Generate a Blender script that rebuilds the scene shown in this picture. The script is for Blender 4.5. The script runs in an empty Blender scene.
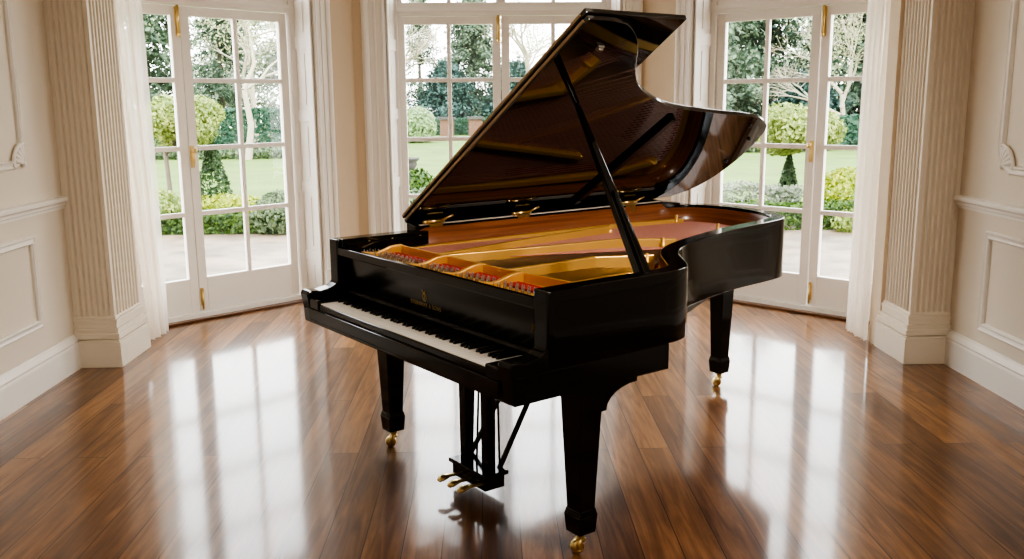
import bpy, bmesh, math, random
from mathutils import Vector, Matrix
random.seed(7)
S2 = math.sqrt(.5)
scene = bpy.context.scene
COL = scene.collection

# ------------------------------------------------------------------ helpers
def tag(o, label=None, cat=None, group=None, kind=None):
    if label: o['label'] = label
    if cat: o['category'] = cat
    if group: o['group'] = group
    if kind: o['kind'] = kind
    return o

def empty(name, loc=(0, 0, 0), rz=0, label=None, cat=None, group=None, kind=None):
    o = bpy.data.objects.new(name, None)
    COL.objects.link(o)
    o.location = loc
    o.rotation_euler = (0, 0, rz)
    o.empty_display_size = .1
    return tag(o, label, cat, group, kind)

class MB:
    """collects shapes and links them as one mesh object"""
    def __init__(s):
        s.v = []; s.f = []; s.sm = []
    def add(s, vs, fs, smooth=False):
        n = len(s.v)
        s.v += [tuple(p) for p in vs]
        s.f += [tuple(i + n for i in f) for f in fs]
        s.sm += [smooth] * len(fs)
        return s
    def box(s, a, b, M=None):
        (x0, y0, z0), (x1, y1, z1) = a, b
        vs = [Vector(p) for p in ((x0,y0,z0),(x1,y0,z0),(x1,y1,z0),(x0,y1,z0),(x0,y0,z1),(x1,y0,z1),(x1,y1,z1),(x0,y1,z1))]
        if M is not None: vs = [M @ p for p in vs]
        return s.add(vs, [(0,3,2,1),(4,5,6,7),(0,1,5,4),(1,2,6,5),(2,3,7,6),(3,0,4,7)])
    def prism(s, poly, z0, z1, M=None, smooth=False):
        """poly in xy extruded z0..z1 (z0/z1 numbers or functions of (x,y))"""
        n = len(poly)
        f0 = z0 if callable(z0) else (lambda x, y: z0)
        f1 = z1 if callable(z1) else (lambda x, y: z1)
        vs = [Vector((x, y, f0(x, y))) for x, y in poly] + [Vector((x, y, f1(x, y))) for x, y in poly]
        if M is not None: vs = [M @ p for p in vs]
        k = len(s.v)
        s.v += [tuple(p) for p in vs]
        s.f += [tuple(k + i for i in reversed(range(n))), tuple(k + n + i for i in range(n))]
        s.sm += [False, False]
        for i in range(n):
            j = (i + 1) % n
            s.f.append((k+i, k+j, k+n+j, k+n+i)); s.sm.append(smooth)
        return s
    def ring(s, outer, inner, z0, z1, smooth=True):
        """band between two polylines of equal length (open)"""
        n = len(outer)
        f0 = z0 if callable(z0) else (lambda x, y: z0)
        f1 = z1 if callable(z1) else (lambda x, y: z1)
        k = len(s.v)
        for (x, y), (a, b) in zip(outer, inner):
            s.v += [(x, y, f0(x, y)), (x, y, f1(x, y)), (a, b, f1(x, y)), (a, b, f0(x, y))]
        for i in range(n - 1):
            p, q = k + 4*i, k + 4*i + 4
            for e in range(4):
                g = (e + 1) % 4
                s.f.append((p+e, p+g, q+g, q+e)); s.sm.append(smooth and e in (0, 2))
        s.f += [(k, k+3, k+2, k+1), (k+4*n-4, k+4*n-3, k+4*n-2, k+4*n-1)]; s.sm += [False, False]
        return s
    def tube(s, pts, r, n=8, caps=True, flat=1.0):
        pts = [Vector(p) for p in pts]
        rs = r if isinstance(r, (list, tuple)) else [r] * len(pts)
        k = len(s.v); up = None
        for i, p in enumerate(pts):
            d = (pts[min(i+1, len(pts)-1)] - pts[max(i-1, 0)]).normalized()
            if up is None:
                up = Vector((0, 0, 1)) if abs(d.z) < .9 else Vector((1, 0, 0))
            a = d.cross(up)
            if a.length < 1e-5: a = d.orthogonal()
            a.normalize(); b = a.cross(d).normalized(); up = b
            for j in range(n):
                t = 2 * math.pi * j / n
                s.v.append(tuple(p + (a * math.cos(t) + b * math.sin(t) * flat) * rs[i]))
        for i in range(len(pts) - 1):
            for j in range(n):
                g = (j + 1) % n
                s.f.append((k+i*n+j, k+i*n+g, k+(i+1)*n+g, k+(i+1)*n+j)); s.sm.append(n > 4)
        if caps:
            s.f += [tuple(k + j for j in reversed(range(n))), tuple(k + (len(pts)-1)*n + j for j in range(n))]; s.sm += [False, False]
        return s
    def bar(s, a, b, w, h, side=None):
        """straight bar of rectangular section from a to b; w across, h the other way; (w,h) may be pairs for taper"""
        a, b = Vector(a), Vector(b); d = (b - a).normalized()
        sd = Vector(side) if side else (d.cross(Vector((0, 0, 1))) if abs(d.z) < .95 else Vector((1, 0, 0)))
        sd = (sd - d * sd.dot(d)).normalized(); u = sd.cross(d).normalized()
        w = w if isinstance(w, tuple) else (w, w); h = h if isinstance(h, tuple) else (h, h)
        vs = []
        for p, ww, hh in ((a, w[0], h[0]), (b, w[1], h[1])):
            for x, y in ((-1,-1),(1,-1),(1,1),(-1,1)):
                vs.append(p + sd*x*ww/2 + u*y*hh/2)
        return s.add(vs, [(0,1,2,3),(4,7,6,5),(0,4,5,1),(1,5,6,2),(2,6,7,3),(3,7,4,0)])
    def lathe(s, prof, c=(0, 0, 0), n=24, M=None, smooth=True):
        """prof: list of (r,z)"""
        k = len(s.v)
        for r, z in prof:
            for j in range(n):
                t = 2*math.pi*j/n
                p = Vector((r*math.cos(t), r*math.sin(t), z))
                if M is not None: p = M @ p
                s.v.append(tuple(p + Vector(c)))
        for i in range(len(prof)-1):
            for j in range(n):
                g = (j+1) % n
                s.f.append((k+i*n+j, k+i*n+g, k+(i+1)*n+g, k+(i+1)*n+j)); s.sm.append(smooth)
        s.f += [tuple(k+j for j in reversed(range(n))), tuple(k+(len(prof)-1)*n+j for j in range(n))]; s.sm += [False, False]
        return s
    def sweep(s, path, prof, normal=(0, 0, 1), closed=False):
        """mitred moulding: prof = [(a,b)] a sideways of the path, b along normal"""
        N = Vector(normal).normalized(); P = [Vector(p) for p in path]; n = len(P); m = len(prof); k = len(s.v)
        for i, p in enumerate(P):
            ds = []
            if closed or i > 0: ds.append((p - P[i-1]).normalized())
            if closed or i < n-1: ds.append((P[(i+1) % n] - p).normalized())
            sides = [d.cross(N).normalized() for d in ds]
            sd = sides[0] if len(sides) == 1 else (sides[0] + sides[1]).normalized()
            if len(sides) == 2: sd = sd / max(.25, sd.dot(sides[0]))
            for a, b in prof: s.v.append(tuple(p + sd*a + N*b))
        for i in range(n if closed else n-1):
            q = (i+1) % n
            for j in range(m):
                g = (j+1) % m
                s.f.append((k+i*m+j, k+i*m+g, k+q*m+g, k+q*m+j)); s.sm.append(False)
        if not closed:
            s.f += [tuple(k+j for j in range(m)), tuple(k+(n-1)*m+j for j in reversed(range(m)))]; s.sm += [False, False]
        return s
    def build(s, name, mat, parent=None, bevel=0, seg=2, loc=None, rz=0):
        me = bpy.data.meshes.new(name)
        me.from_pydata(s.v, [], s.f)
        me.polygons.foreach_set('use_smooth', s.sm)
        me.update()
        bm = bmesh.new(); bm.from_mesh(me); bmesh.ops.recalc_face_normals(bm, faces=bm.faces); bm.to_mesh(me); bm.free()
        me.materials.append(mat)
        o = bpy.data.objects.new(name, me); COL.objects.link(o)
        if parent is not None: o.parent = parent
        if loc: o.location = loc
        if rz: o.rotation_euler.z = rz
        if bevel:
            b = o.modifiers.new('bevel', 'BEVEL'); b.width = bevel; b.segments = seg; b.limit_method = 'ANGLE'; b.angle_limit = math.radians(40)
        return o

def box(a, b, M=None): return MB().box(a, b, M)

def catmull(pts, n=8, closed=False):
    P = [Vector(p) for p in pts]; out = []
    m = len(P)
    rng = range(m if closed else m-1)
    for i in rng:
        p0 = P[(i-1) % m] if closed else P[max(i-1, 0)]
        p1 = P[i]; p2 = P[(i+1) % m]
        p3 = P[(i+2) % m] if closed else P[min(i+2, m-1)]
        for j in range(n):
            t = j/n
            out.append(tuple(.5*((2*p1) + (p2-p0)*t + (2*p0-5*p1+4*p2-p3)*t*t + (3*p1-p0-3*p2+p3)*t**3)))
    if not closed: out.append(tuple(P[-1]))
    return out

def offset(poly, d):
    """offset an open xy polyline to its left by d"""
    out = []; n = len(poly)
    for i in range(n):
        a = Vector(poly[max(i-1, 0)]); b = Vector(poly[min(i+1, n-1)])
        t = (b-a).normalized()
        out.append((poly[i][0] - t.y*d, poly[i][1] + t.x*d))
    return out

# ------------------------------------------------------------------ materials
def new_mat(name):
    m = bpy.data.materials.new(name); m.use_nodes = True
    nt = m.node_tree; b = nt.nodes['Principled BSDF']
    return m, nt, b

def mat(name, col, rough=.5, metal=0, ior=1.5, noise=0, nscale=8, stretch=(1, 1, 1), coat=0, bump=0, bscale=60):
    m, nt, b = new_mat(name)
    b.inputs['Roughness'].default_value = rough; b.inputs['Metallic'].default_value = metal; b.inputs['IOR'].default_value = ior
    b.inputs['Coat Weight'].default_value = coat
    b.inputs['Coat Roughness'].default_value = .08
    L = nt.links.new
    tc = nt.nodes.new('ShaderNodeTexCoord'); mp = nt.nodes.new('ShaderNodeMapping'); mp.inputs['Scale'].default_value = stretch
    L(tc.outputs['Object'], mp.inputs['Vector'])
    nz = nt.nodes.new('ShaderNodeTexNoise'); nz.inputs['Scale'].default_value = nscale; nz.inputs['Detail'].default_value = 4
    L(mp.outputs['Vector'], nz.inputs['Vector'])
    mx = nt.nodes.new('ShaderNodeMix'); mx.data_type = 'RGBA'
    mx.inputs['A'].default_value = (*[c*(1-noise) for c in col], 1); mx.inputs['B'].default_value = (*[min(1, c*(1+noise)) for c in col], 1)
    L(nz.outputs['Fac'], mx.inputs['Factor']); L(mx.outputs['Result'], b.inputs['Base Color'])
    if bump:
        nb = nt.nodes.new('ShaderNodeTexNoise'); nb.inputs['Scale'].default_value = bscale
        L(mp.outputs['Vector'], nb.inputs['Vector'])
        bp = nt.nodes.new('ShaderNodeBump'); bp.inputs['Strength'].default_value = bump; bp.inputs['Distance'].default_value = .01
        L(nb.outputs['Fac'], bp.inputs['Height']); L(bp.outputs['Normal'], b.inputs['Normal'])
    return m

def wood_grain(name, c1, c2, rough=.35, scale=(30, 1.5, 30), coat=.4):
    m, nt, b = new_mat(name); L = nt.links.new
    tc = nt.nodes.new('ShaderNodeTexCoord'); mp = nt.nodes.new('ShaderNodeMapping'); mp.inputs['Scale'].default_value = scale
    L(tc.outputs['Object'], mp.inputs['Vector'])
    nz = nt.nodes.new('ShaderNodeTexNoise'); nz.inputs['Scale'].default_value = 1; nz.inputs['Detail'].default_value = 6; nz.inputs['Distortion'].default_value = .4
    L(mp.outputs['Vector'], nz.inputs['Vector'])
    cr = nt.nodes.new('ShaderNodeValToRGB'); cr.color_ramp.elements[0].position = .3; cr.color_ramp.elements[1].position = .7
    cr.color_ramp.elements[0].color = (*c1, 1); cr.color_ramp.elements[1].color = (*c2, 1)
    L(nz.outputs['Fac'], cr.inputs['Fac']); L(cr.outputs['Color'], b.inputs['Base Color'])
    b.inputs['Roughness'].default_value = rough; b.inputs['Coat Weight'].default_value = coat; b.inputs['Coat Roughness'].default_value = .1
    return m

def floor_mat():
    m, nt, b = new_mat('walnut planks'); L = nt.links.new; N = nt.nodes.new
    tc = N('ShaderNodeTexCoord')
    mp = N('ShaderNodeMapping'); mp.inputs['Rotation'].default_value = (0, 0, math.pi/2); mp.inputs['Location'].default_value = (.3, .045, 0)
    L(tc.outputs['Object'], mp.inputs['Vector'])
    def brick(off, w):
        br = N('ShaderNodeTexBrick'); br.offset = off; br.offset_frequency = 2; br.squash = 1
        br.inputs['Color1'].default_value = (0, 0, 0, 1); br.inputs['Color2'].default_value = (1, 1, 1, 1); br.inputs['Mortar'].default_value = (.5, .5, .5, 1)
        br.inputs['Scale'].default_value = 1; br.inputs['Mortar Size'].default_value = .002; br.inputs['Mortar Smooth'].default_value = .1
        br.inputs['Bias'].default_value = 0; br.inputs['Brick Width'].default_value = w; br.inputs['Row Height'].default_value = .145
        L(mp.outputs['Vector'], br.inputs['Vector'])
        return br
    br = brick(.41, 1.9)
    sp = N('ShaderNodeMapping'); sp.inputs['Scale'].default_value = (14, .9, 1)
    L(tc.outputs['Object'], sp.inputs['Vector'])
    sc = N('ShaderNodeVectorMath'); sc.operation = 'MULTIPLY_ADD'
    cb = N('ShaderNodeCombineXYZ'); L(br.outputs['Color'], cb.inputs['X']); L(br.outputs['Color'], cb.inputs['Y'])
    sc.inputs[1].default_value = (13, 37, 0); L(cb.outputs['Vector'], sc.inputs[0]); L(sp.outputs['Vector'], sc.inputs[2])
    g = N('ShaderNodeTexNoise'); g.inputs['Scale'].default_value = 1.6; g.inputs['Detail'].default_value = 8; g.inputs['Roughness'].default_value = .62; g.inputs['Distortion'].default_value = 1.2
    L(sc.outputs['Vector'], g.inputs['Vector'])
    sp2 = N('ShaderNodeMapping'); sp2.inputs['Scale'].default_value = (5, 1.4, 1); L(tc.outputs['Object'], sp2.inputs['Vector'])
    g2 = N('ShaderNodeTexNoise'); g2.inputs['Scale'].default_value = 1.3; g2.inputs['Detail'].default_value = 5; g2.inputs['Distortion'].default_value = .8
    L(sp2.outputs['Vector'], g2.inputs['Vector'])
    a = N('ShaderNodeMath'); a.operation = 'MULTIPLY_ADD'; a.inputs[1].default_value = .30; L(br.outputs['Color'], a.inputs[0])
    h = N('ShaderNodeMath'); h.operation = 'MULTIPLY_ADD'; h.inputs[1].default_value = .85; h.inputs[2].default_value = -.12; L(g.outputs['Fac'], h.inputs[0])
    L(h.outputs['Value'], a.inputs[2])
    a2 = N('ShaderNodeMath'); a2.operation = 'MULTIPLY_ADD'; a2.inputs[1].default_value = .45; L(g2.outputs['Fac'], a2.inputs[0])
    s0 = N('ShaderNodeMath'); s0.operation = 'SUBTRACT'; s0.inputs[1].default_value = .2; L(a.outputs['Value'], s0.inputs[0]); L(s0.outputs['Value'], a2.inputs[2])
    cr = N('ShaderNodeValToRGB'); e = cr.color_ramp.elements
    e[0].position = .08; e[0].color = (.045, .017, .008, 1); e[1].position = .98; e[1].color = (.54, .28, .115, 1)
    for p, c in ((.3, (.105, .044, .019, 1)), (.5, (.205, .095, .039, 1)), (.72, (.35, .172, .075, 1))):
        x = e.new(p); x.color = c
    L(a2.outputs['Value'], cr.inputs['Fac'])
    mx = N('ShaderNodeMix'); mx.data_type = 'RGBA'; mx.inputs['B'].default_value = (.03, .013, .006, 1)
    L(br.outputs['Fac'], mx.inputs['Factor']); L(cr.outputs['Color'], mx.inputs['A']); L(mx.outputs['Result'], b.inputs['Base Color'])
    b.inputs['Roughness'].default_value = .3; b.inputs['Specular IOR Level'].default_value = .12
    rr = N('ShaderNodeMapRange'); rr.inputs['To Min'].default_value = .3; rr.inputs['To Max'].default_value = .42
    L(g2.outputs['Fac'], rr.inputs['Value']); L(rr.outputs['Result'], b.inputs['Roughness'])
    b.inputs['Coat Weight'].default_value = 1; b.inputs['Coat Roughness'].default_value = .10; b.inputs['Coat IOR'].default_value = 1.48
    bp = N('ShaderNodeBump'); bp.inputs['Strength'].default_value = .25; bp.inputs['Distance'].default_value = .002
    ad = N('ShaderNodeMath'); ad.operation = 'MULTIPLY_ADD'; ad.inputs[1].default_value = -1; L(br.outputs['Fac'], ad.inputs[0])
    ml = N('ShaderNodeMath'); ml.operation = 'MULTIPLY'; ml.inputs[1].default_value = .25; L(g.outputs['Fac'], ml.inputs[0]); L(ml.outputs['Value'], ad.inputs[2])
    L(ad.outputs['Value'], bp.inputs['Height']); L(bp.outputs['Normal'], b.inputs['Normal']); 
    return m

def leaf_mat(name, c1, c2, trans=.35, rough=.55):
    m = bpy.data.materials.new(name); m.use_nodes = True; nt = m.node_tree; nt.nodes.clear(); L = nt.links.new; N = nt.nodes.new
    out = N('ShaderNodeOutputMaterial'); g = N('ShaderNodeNewGeometry'); cr = N('ShaderNodeValToRGB')
    cr.color_ramp.elements[0].color = (*c1, 1); cr.color_ramp.elements[1].color = (*c2, 1)
    L(g.outputs['Random Per Island'], cr.inputs['Fac'])
    d = N('ShaderNodeBsdfPrincipled'); d.inputs['Roughness'].default_value = rough; L(cr.outputs['Color'], d.inputs['Base Color'])
    t = N('ShaderNodeBsdfTranslucent'); L(cr.outputs['Color'], t.inputs['Color'])
    mx = N('ShaderNodeMixShader'); mx.inputs['Fac'].default_value = trans
    L(d.outputs[0], mx.inputs[1]); L(t.outputs[0], mx.inputs[2]); L(mx.outputs[0], out.inputs['Surface'])
    return m

def glass_mat():
    m = bpy.data.materials.new('window glass'); m.use_nodes = True; nt = m.node_tree; nt.nodes.clear(); L = nt.links.new; N = nt.nodes.new
    out = N('ShaderNodeOutputMaterial'); t = N('ShaderNodeBsdfTransparent'); g = N('ShaderNodeBsdfGlossy'); g.inputs['Roughness'].default_value = .01
    t.inputs['Color'].default_value = (.97, .985, .98, 1)
    nz = N('ShaderNodeTexNoise'); nz.inputs['Scale'].default_value = 3; fr = N('ShaderNodeFresnel'); fr.inputs['IOR'].default_value = 1.45
    bp = N('ShaderNodeBump'); bp.inputs['Strength'].default_value = .02; L(nz.outputs['Fac'], bp.inputs['Height']); L(bp.outputs['Normal'], g.inputs['Normal'])
    mx = N('ShaderNodeMixShader'); L(fr.outputs[0], mx.inputs['Fac']); L(t.outputs[0], mx.inputs[1]); L(g.outputs[0], mx.inputs[2]); L(mx.outputs[0], out.inputs['Surface'])
    return m

def sheer_mat():
    m = bpy.data.materials.new('sheer voile'); m.use_nodes = True; nt = m.node_tree; nt.nodes.clear(); L = nt.links.new; N = nt.nodes.new
    out = N('ShaderNodeOutputMaterial'); d = N('ShaderNodeBsdfDiffuse'); t = N('ShaderNodeBsdfTranslucent'); tr = N('ShaderNodeBsdfTransparent')
    wv = N('ShaderNodeTexNoise'); wv.inputs['Scale'].default_value = 30
    cr = N('ShaderNodeValToRGB'); cr.color_ramp.elements[0].color = (.90, .84, .76, 1); cr.color_ramp.elements[1].color = (.96, .92, .86, 1)
    L(wv.outputs['Fac'], cr.inputs['Fac'])
    for x in (d, t): L(cr.outputs['Color'], x.inputs['Color'])
    a = N('ShaderNodeMixShader'); a.inputs['Fac'].default_value = .5; L(d.outputs[0], a.inputs[1]); L(t.outputs[0], a.inputs[2])
    b = N('ShaderNodeMixShader'); b.inputs['Fac'].default_value = .32; L(a.outputs[0], b.inputs[1]); L(tr.outputs[0], b.inputs[2]); L(b.outputs[0], out.inputs['Surface'])
    return m

def paving_mat():
    m, nt, b = new_mat('sandstone paving'); L = nt.links.new; N = nt.nodes.new
    tc = N('ShaderNodeTexCoord'); mp = N('ShaderNodeMapping'); mp.inputs['Rotation'].default_value = (0, 0, .5); L(tc.outputs['Object'], mp.inputs['Vector'])
    br = N('ShaderNodeTexBrick'); br.offset = .37; br.inputs['Scale'].default_value = 1; br.inputs['Brick Width'].default_value = .95; br.inputs['Row Height'].default_value = .6
    br.inputs['Mortar Size'].default_value = .012
    br.inputs['Color1'].default_value = (.29, .215, .145, 1); br.inputs['Color2'].default_value = (.215, .17, .125, 1); br.inputs['Mortar'].default_value = (.2, .19, .15, 1)
    L(mp.outputs['Vector'], br.inputs['Vector'])
    nz = N('ShaderNodeTexNoise'); nz.inputs['Scale'].default_value = 2.5; nz.inputs['Detail'].default_value = 6; L(tc.outputs['Object'], nz.inputs['Vector'])
    mx = N('ShaderNodeMix'); mx.data_type = 'RGBA'; mx.blend_type = 'MULTIPLY'; mx.inputs['Factor'].default_value = .8
    cr = N('ShaderNodeValToRGB'); cr.color_ramp.elements[0].color = (.45, .43, .4, 1); cr.color_ramp.elements[1].color = (1, 1, 1, 1); cr.color_ramp.elements[0].position = .35; cr.color_ramp.elements[1].position = .6
    L(nz.outputs['Fac'], cr.inputs['Fac']); L(br.outputs['Color'], mx.inputs['A']); L(cr.outputs['Color'], mx.inputs['B']); L(mx.outputs['Result'], b.inputs['Base Color'])
    b.inputs['Roughness'].default_value = .5
    return m

M_floor = floor_mat()
M_wall = mat('cream wall paint', (.68, .56, .41), .6, noise=.03, nscale=2)
M_panel = mat('ivory panel paint', (.75, .67, .56), .45, noise=.02, nscale=3)
M_white = mat('white gloss trim paint', (.84, .80, .74), .35, noise=.02, nscale=3)
M_door = mat('off white door paint', (.85, .81, .755), .35, noise=.02, nscale=4)
M_ceil = mat('white ceiling paint', (.8, .76, .7), .7, noise=.02)
M_brass = mat('polished brass', (.74, .58, .28), .28, metal=1, noise=.12, nscale=20)
M_black = mat('black piano lacquer', (.004, .0038, .0038), .09, ior=1.5, noise=.1, nscale=4)
M_lid = mat('black lid lacquer', (.007, .006, .0055), .03, ior=2.05, noise=.1, nscale=4)
M_fall = mat('fallboard lacquer', (.007, .0065, .0065), .2, ior=1.5, noise=.1, nscale=4)
M_satin = mat('satin black', (.010, .008, .007), .3, noise=.2, nscale=30)
M_gold = mat('bronze gold plate paint', (.80, .49, .15), .33, metal=.55, noise=.08, nscale=6)
M_mahog = wood_grain('mahogany veneer', (.17, .052, .02), (.33, .12, .048), .3, (2, 1.2, 60))
M_thresh = wood_grain('walnut threshold', (.10, .04, .016), (.20, .09, .04), .35, (2, 30, 30))
M_spruce = wood_grain('spruce soundboard', (.42, .25, .14), (.58, .38, .22), .4, (30, .8, 10))
M_ivory = mat('white key tops', (.92, .90, .86), .18, noise=.03, nscale=30)
M_ebony = mat('ebony key tops', (.012, .011, .011), .28, noise=.2, nscale=40)
M_strip = mat('dull grey reflection strip', (.06, .058, .055), .35, noise=.1)
M_highlight = mat('pale painted ledge highlight', (.62, .58, .52), .4, metal=.2, noise=.1)  # light tone of the highlight painted along the rim ledge
M_felt = mat('red felt', (.36, .03, .026), .9, noise=.25, nscale=50)
M_pink = mat('copper wound bass strings', (.66, .32, .26), .4, metal=.35, noise=.2, nscale=60)
M_steel = mat('steel strings', (.55, .5, .44), .3, metal=1, noise=.1, nscale=60)
M_pins = mat('nickel tuning pins', (.34, .31, .28), .35, metal=.8, noise=.1, nscale=60)
M_glass = glass_mat()
M_sheer = sheer_mat()
M_stone = mat('weathered grey stone', (.09, .085, .075), .85, noise=.4, nscale=12, bump=.4, bscale=20)
M_brick = mat('old brown brick', (.20, .11, .075), .85, noise=.35, nscale=9)
M_bark = mat('grey brown bark', (.17, .14, .11), .9, noise=.4, nscale=6, stretch=(4, 4, 1), bump=.4, bscale=12)
M_palebark = mat('pale bare bark', (.42, .37, .28), .9, noise=.3, nscale=5, stretch=(4, 4, 1))
M_grass = mat('mown lawn grass', (.105, .165, .026), .9, noise=.5, nscale=.9, bump=.3, bscale=50)
M_soil = mat('dark border soil', (.05, .04, .03), .95, noise=.3, nscale=6)
M_pave = paving_mat()

# ------------------------------------------------------------------ camera
cam = bpy.data.cameras.new('camera'); camo = bpy.data.objects.new('camera', cam); COL.objects.link(camo)
cam.sensor_width = 36; cam.lens = 927.07/1024*36; cam.clip_end = 300
camo.matrix_world = Matrix.Translation((0, 0, 1.599)) @ Matrix.Rotation(-.02313, 4, 'Z') @ Matrix.Rotation(math.pi/2 - .1894, 4, 'X') @ Matrix.Rotation(-.0079, 4, 'Z')
scene.camera = camo

# ------------------------------------------------------------------ room shell
CEIL = 3.6
XL, XR = -2.572, 2.80
DL = lambda t, n=0: (-1.58 + (t + n)*S2, 7.57 + (t - n)*S2)        # left door plane, n into the room
DR = lambda t, n=0: (1.985 + (t - n)*S2, 7.335 - (t + n)*S2)       # right door plane
YC, YG = 7.75, 8.0                                                # centre wall face and centre window plane

fl = [(-3.3, -2.6), (3.5, -2.6), (3.5, 5.8), DR(1.62, -.06), DR(-.3, -.06), (1.2, 8.08), (-.9, 8.08), DL(.06, -.06), DL(-1.95, -.06), (-3.3, 6.0)]
tag(MB().prism(fl, -.06, 0).build('floor', M_floor), 'glossy brown walnut plank floor running toward the garden doors', 'floor', kind='structure')
cl = [(-3.3, -2.6), (3.5, -2.6), (3.5, 5.8), DR(1.75, -.4), (1.6, 8.4), (-1.4, 8.4), DL(-1.95, -.4), (-3.3, 6.0)]
tag(MB().prism(cl, CEIL, CEIL + .1).build('ceiling', M_ceil), 'white ceiling above the bay room', 'ceiling', kind='structure')

def struct(mb, name, m, label, cat, bevel=0):
    return tag(mb.build(name, m, bevel=bevel), label, cat, kind='structure')

struct(box((XL - .15, -2.6, 0), (XL, 6.1, CEIL)), 'wall_left', M_panel, 'ivory panelled side wall at the left of the room', 'wall')
struct(box((XR, -2.6, 0), (XR + .15, 5.86, CEIL)), 'wall_right', M_panel, 'ivory panelled side wall at the right of the room', 'wall')
struct(box((XL - .15, -2.75, 0), (XR + .15, -2.6, CEIL)), 'wall_back', M_panel, 'plain ivory wall behind the viewpoint', 'wall')

# bay walls: vertical boxes laid along a line
def wall_seg(mb, p, q, th, z0, z1):
    p, q = Vector((*p, 0)), Vector((*q, 0)); d = (q - p).normalized(); n = Vector((-d.y, d.x, 0))   # thickness to the left of p->q
    poly = [tuple((p).xy), tuple(q.xy), tuple((q + n*th).xy), tuple((p + n*th).xy)]
    mb.prism(poly, z0, z1)

WT = 3.08      # top of the window openings
RN = .22       # reveal depth of side doors
# room-side faces of the angled walls lie RN inside the door plane
aL0, aL1 = DL(.09, RN), DL(.245, RN)          # architrave band on the left angled wall
cornerL = (-1.09, YC)
aR0, aR1 = DR(-.33, RN), DR(-.48, RN)
cornerR = (1.258, YC)
wl = MB()
wall_seg(wl, aL0, cornerL, .2, 0, CEIL)                                    # strip right of the left door
wall_seg(wl, DL(-1.93, RN), aL0, .26, WT, CEIL)                              # above the left door
wl.prism([DL(-1.87, -.05), DL(-1.87, .12), DL(-2.05, .12), DL(-2.05, -.05)], 0, CEIL)
wl.box((-3.15, 6.0, 0), (XL - .15, 6.1, CEIL))
wl.box((-3.2, 6.0, 0), (-2.95, 6.35, CEIL))
struct(wl, 'wall_bay_left', M_wall, 'cream angled bay wall between the left garden door and the centre window', 'wall')
wr = MB()
wall_seg(wr, cornerR, aR0, .2, 0, CEIL)
wall_seg(wr, aR0, DR(1.55, RN), .26, WT, CEIL)
wr.prism([DR(1.53, -.05), DR(1.53, .12), DR(1.72, .12), DR(1.72, -.05)], 0, CEIL)
wr.box((XR + .15, 5.76, 0), (3.4, 5.86, CEIL))
wr.box((3.1, 5.76, 0), (3.4, 6.2, CEIL))
struct(wr, 'wall_bay_right', M_wall, 'cream angled bay wall between the centre window and the right garden door', 'wall')
wc = MB()
wc.box((-1.09, YC, 0), (-.83, YC + .2, CEIL)); wc.box((1.09, YC, 0), (1.258, YC + .2, CEIL)); wc.box((-.83, YC, WT), (1.09, YC + .2, CEIL))
struct(wc, 'wall_bay_centre', M_wall, 'cream wall around the centre bay window', 'wall')

tn = [0]
def trim(mb, m, label, cat='trim', bevel=0):
    tn[0] += 1
    return struct(mb, 'trim_%d' % tn[0], m, label, cat, bevel)

# architraves: reeded vertical bands
def architrave(p, q, face, label):
    """p->q along the wall in plan, face = unit vector into the room"""
    P, Q = Vector(p), Vector(q); d = (Q - P); w = d.length; d.normalize(); f = Vector(face)
    prof = [(0, 0), (0, .022), (.012, .03), (.024, .022), (.03, .016), (.058, .016), (.062, .024), (.07, .024), (.074, .018), (.104, .018), (.108, .03), (.122, .036), (.134, .036), (.142, .026), (.15, .02), (.15, 0)]
    poly = [tuple(P + d*a*w/.15 + f*b) for a, b in prof]
    mb = MB().prism(poly, .26, WT + .12)
    pl = [tuple(P + d*(w + .008) - f*0), tuple(P + d*(w + .008) + f*.045), tuple(P - d*.004 + f*.045), tuple(P - d*.004)]
    mb.prism(pl, 0, .26)
    return trim(mb, M_white, label, 'architrave')
nL, nR = (S2, -S2), (-S2, -S2)
architrave(aL0, aL1, nL, 'ivory moulded architrave right of the left garden door')
architrave(aR0, aR1, nR, 'ivory moulded architrave left of the right garden door')
architrave((-.83, YC), (-1.018, YC), (0, -1), 'ivory moulded architrave left of the centre window')
architrave((1.09, YC), (1.25, YC), (0, -1), 'ivory moulded architrave right of the centre window')

# panelled shutter reveals between architrave and window frame
def reveal(p, q, label):
    """flat panelled strip standing on the line p->q (p at the room side), faces left of p->q or right, panels raised on both"""
    P, Q = Vector(p), Vector(q); d = Q - P; w = d.length; d.normalize(); n = Vector((-d.y, d.x))
    mb = MB()
    def slab(a0, a1, z0, z1, b):
        mb.prism([tuple(P + d*a0 + n*b), tuple(P + d*a1 + n*b), tuple(P + d*a1 - n*b), tuple(P + d*a0 - n*b)], z0, z1)
    slab(0, w, 0, WT, .012)
    st = .055
    slab(0, st, 0, WT, .024); slab(w - st, w, 0, WT, .024)
    zs = [0, .12, .34, .42, .90, .98, 1.46, 1.55, 2.02, 2.11, 2.62, 2.70, WT - .1, WT]
    for i in range(0, len(zs), 2): slab(st, w - st, zs[i], zs[i+1], .024)
    for i in range(1, len(zs) - 1, 2): slab(st + .03, w - st - .03, zs[i] + .04, zs[i+1] - .04, .018)
    return trim(mb, M_door, label, 'shutter panelling')
reveal(DL(.085, RN), DL(.045, -.02), 'white panelled shutter lining beside the left garden door')
reveal(DR(-.325, RN), DR(-.285, -.02), 'white panelled shutter lining beside the right garden door')
reveal((-.83, YC), (-.775, YG + .02), 'white panelled shutter lining left of the centre window')
reveal((1.09, YC), (1.015, YG + .02), 'white panelled shutter lining right of the centre window')

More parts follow.
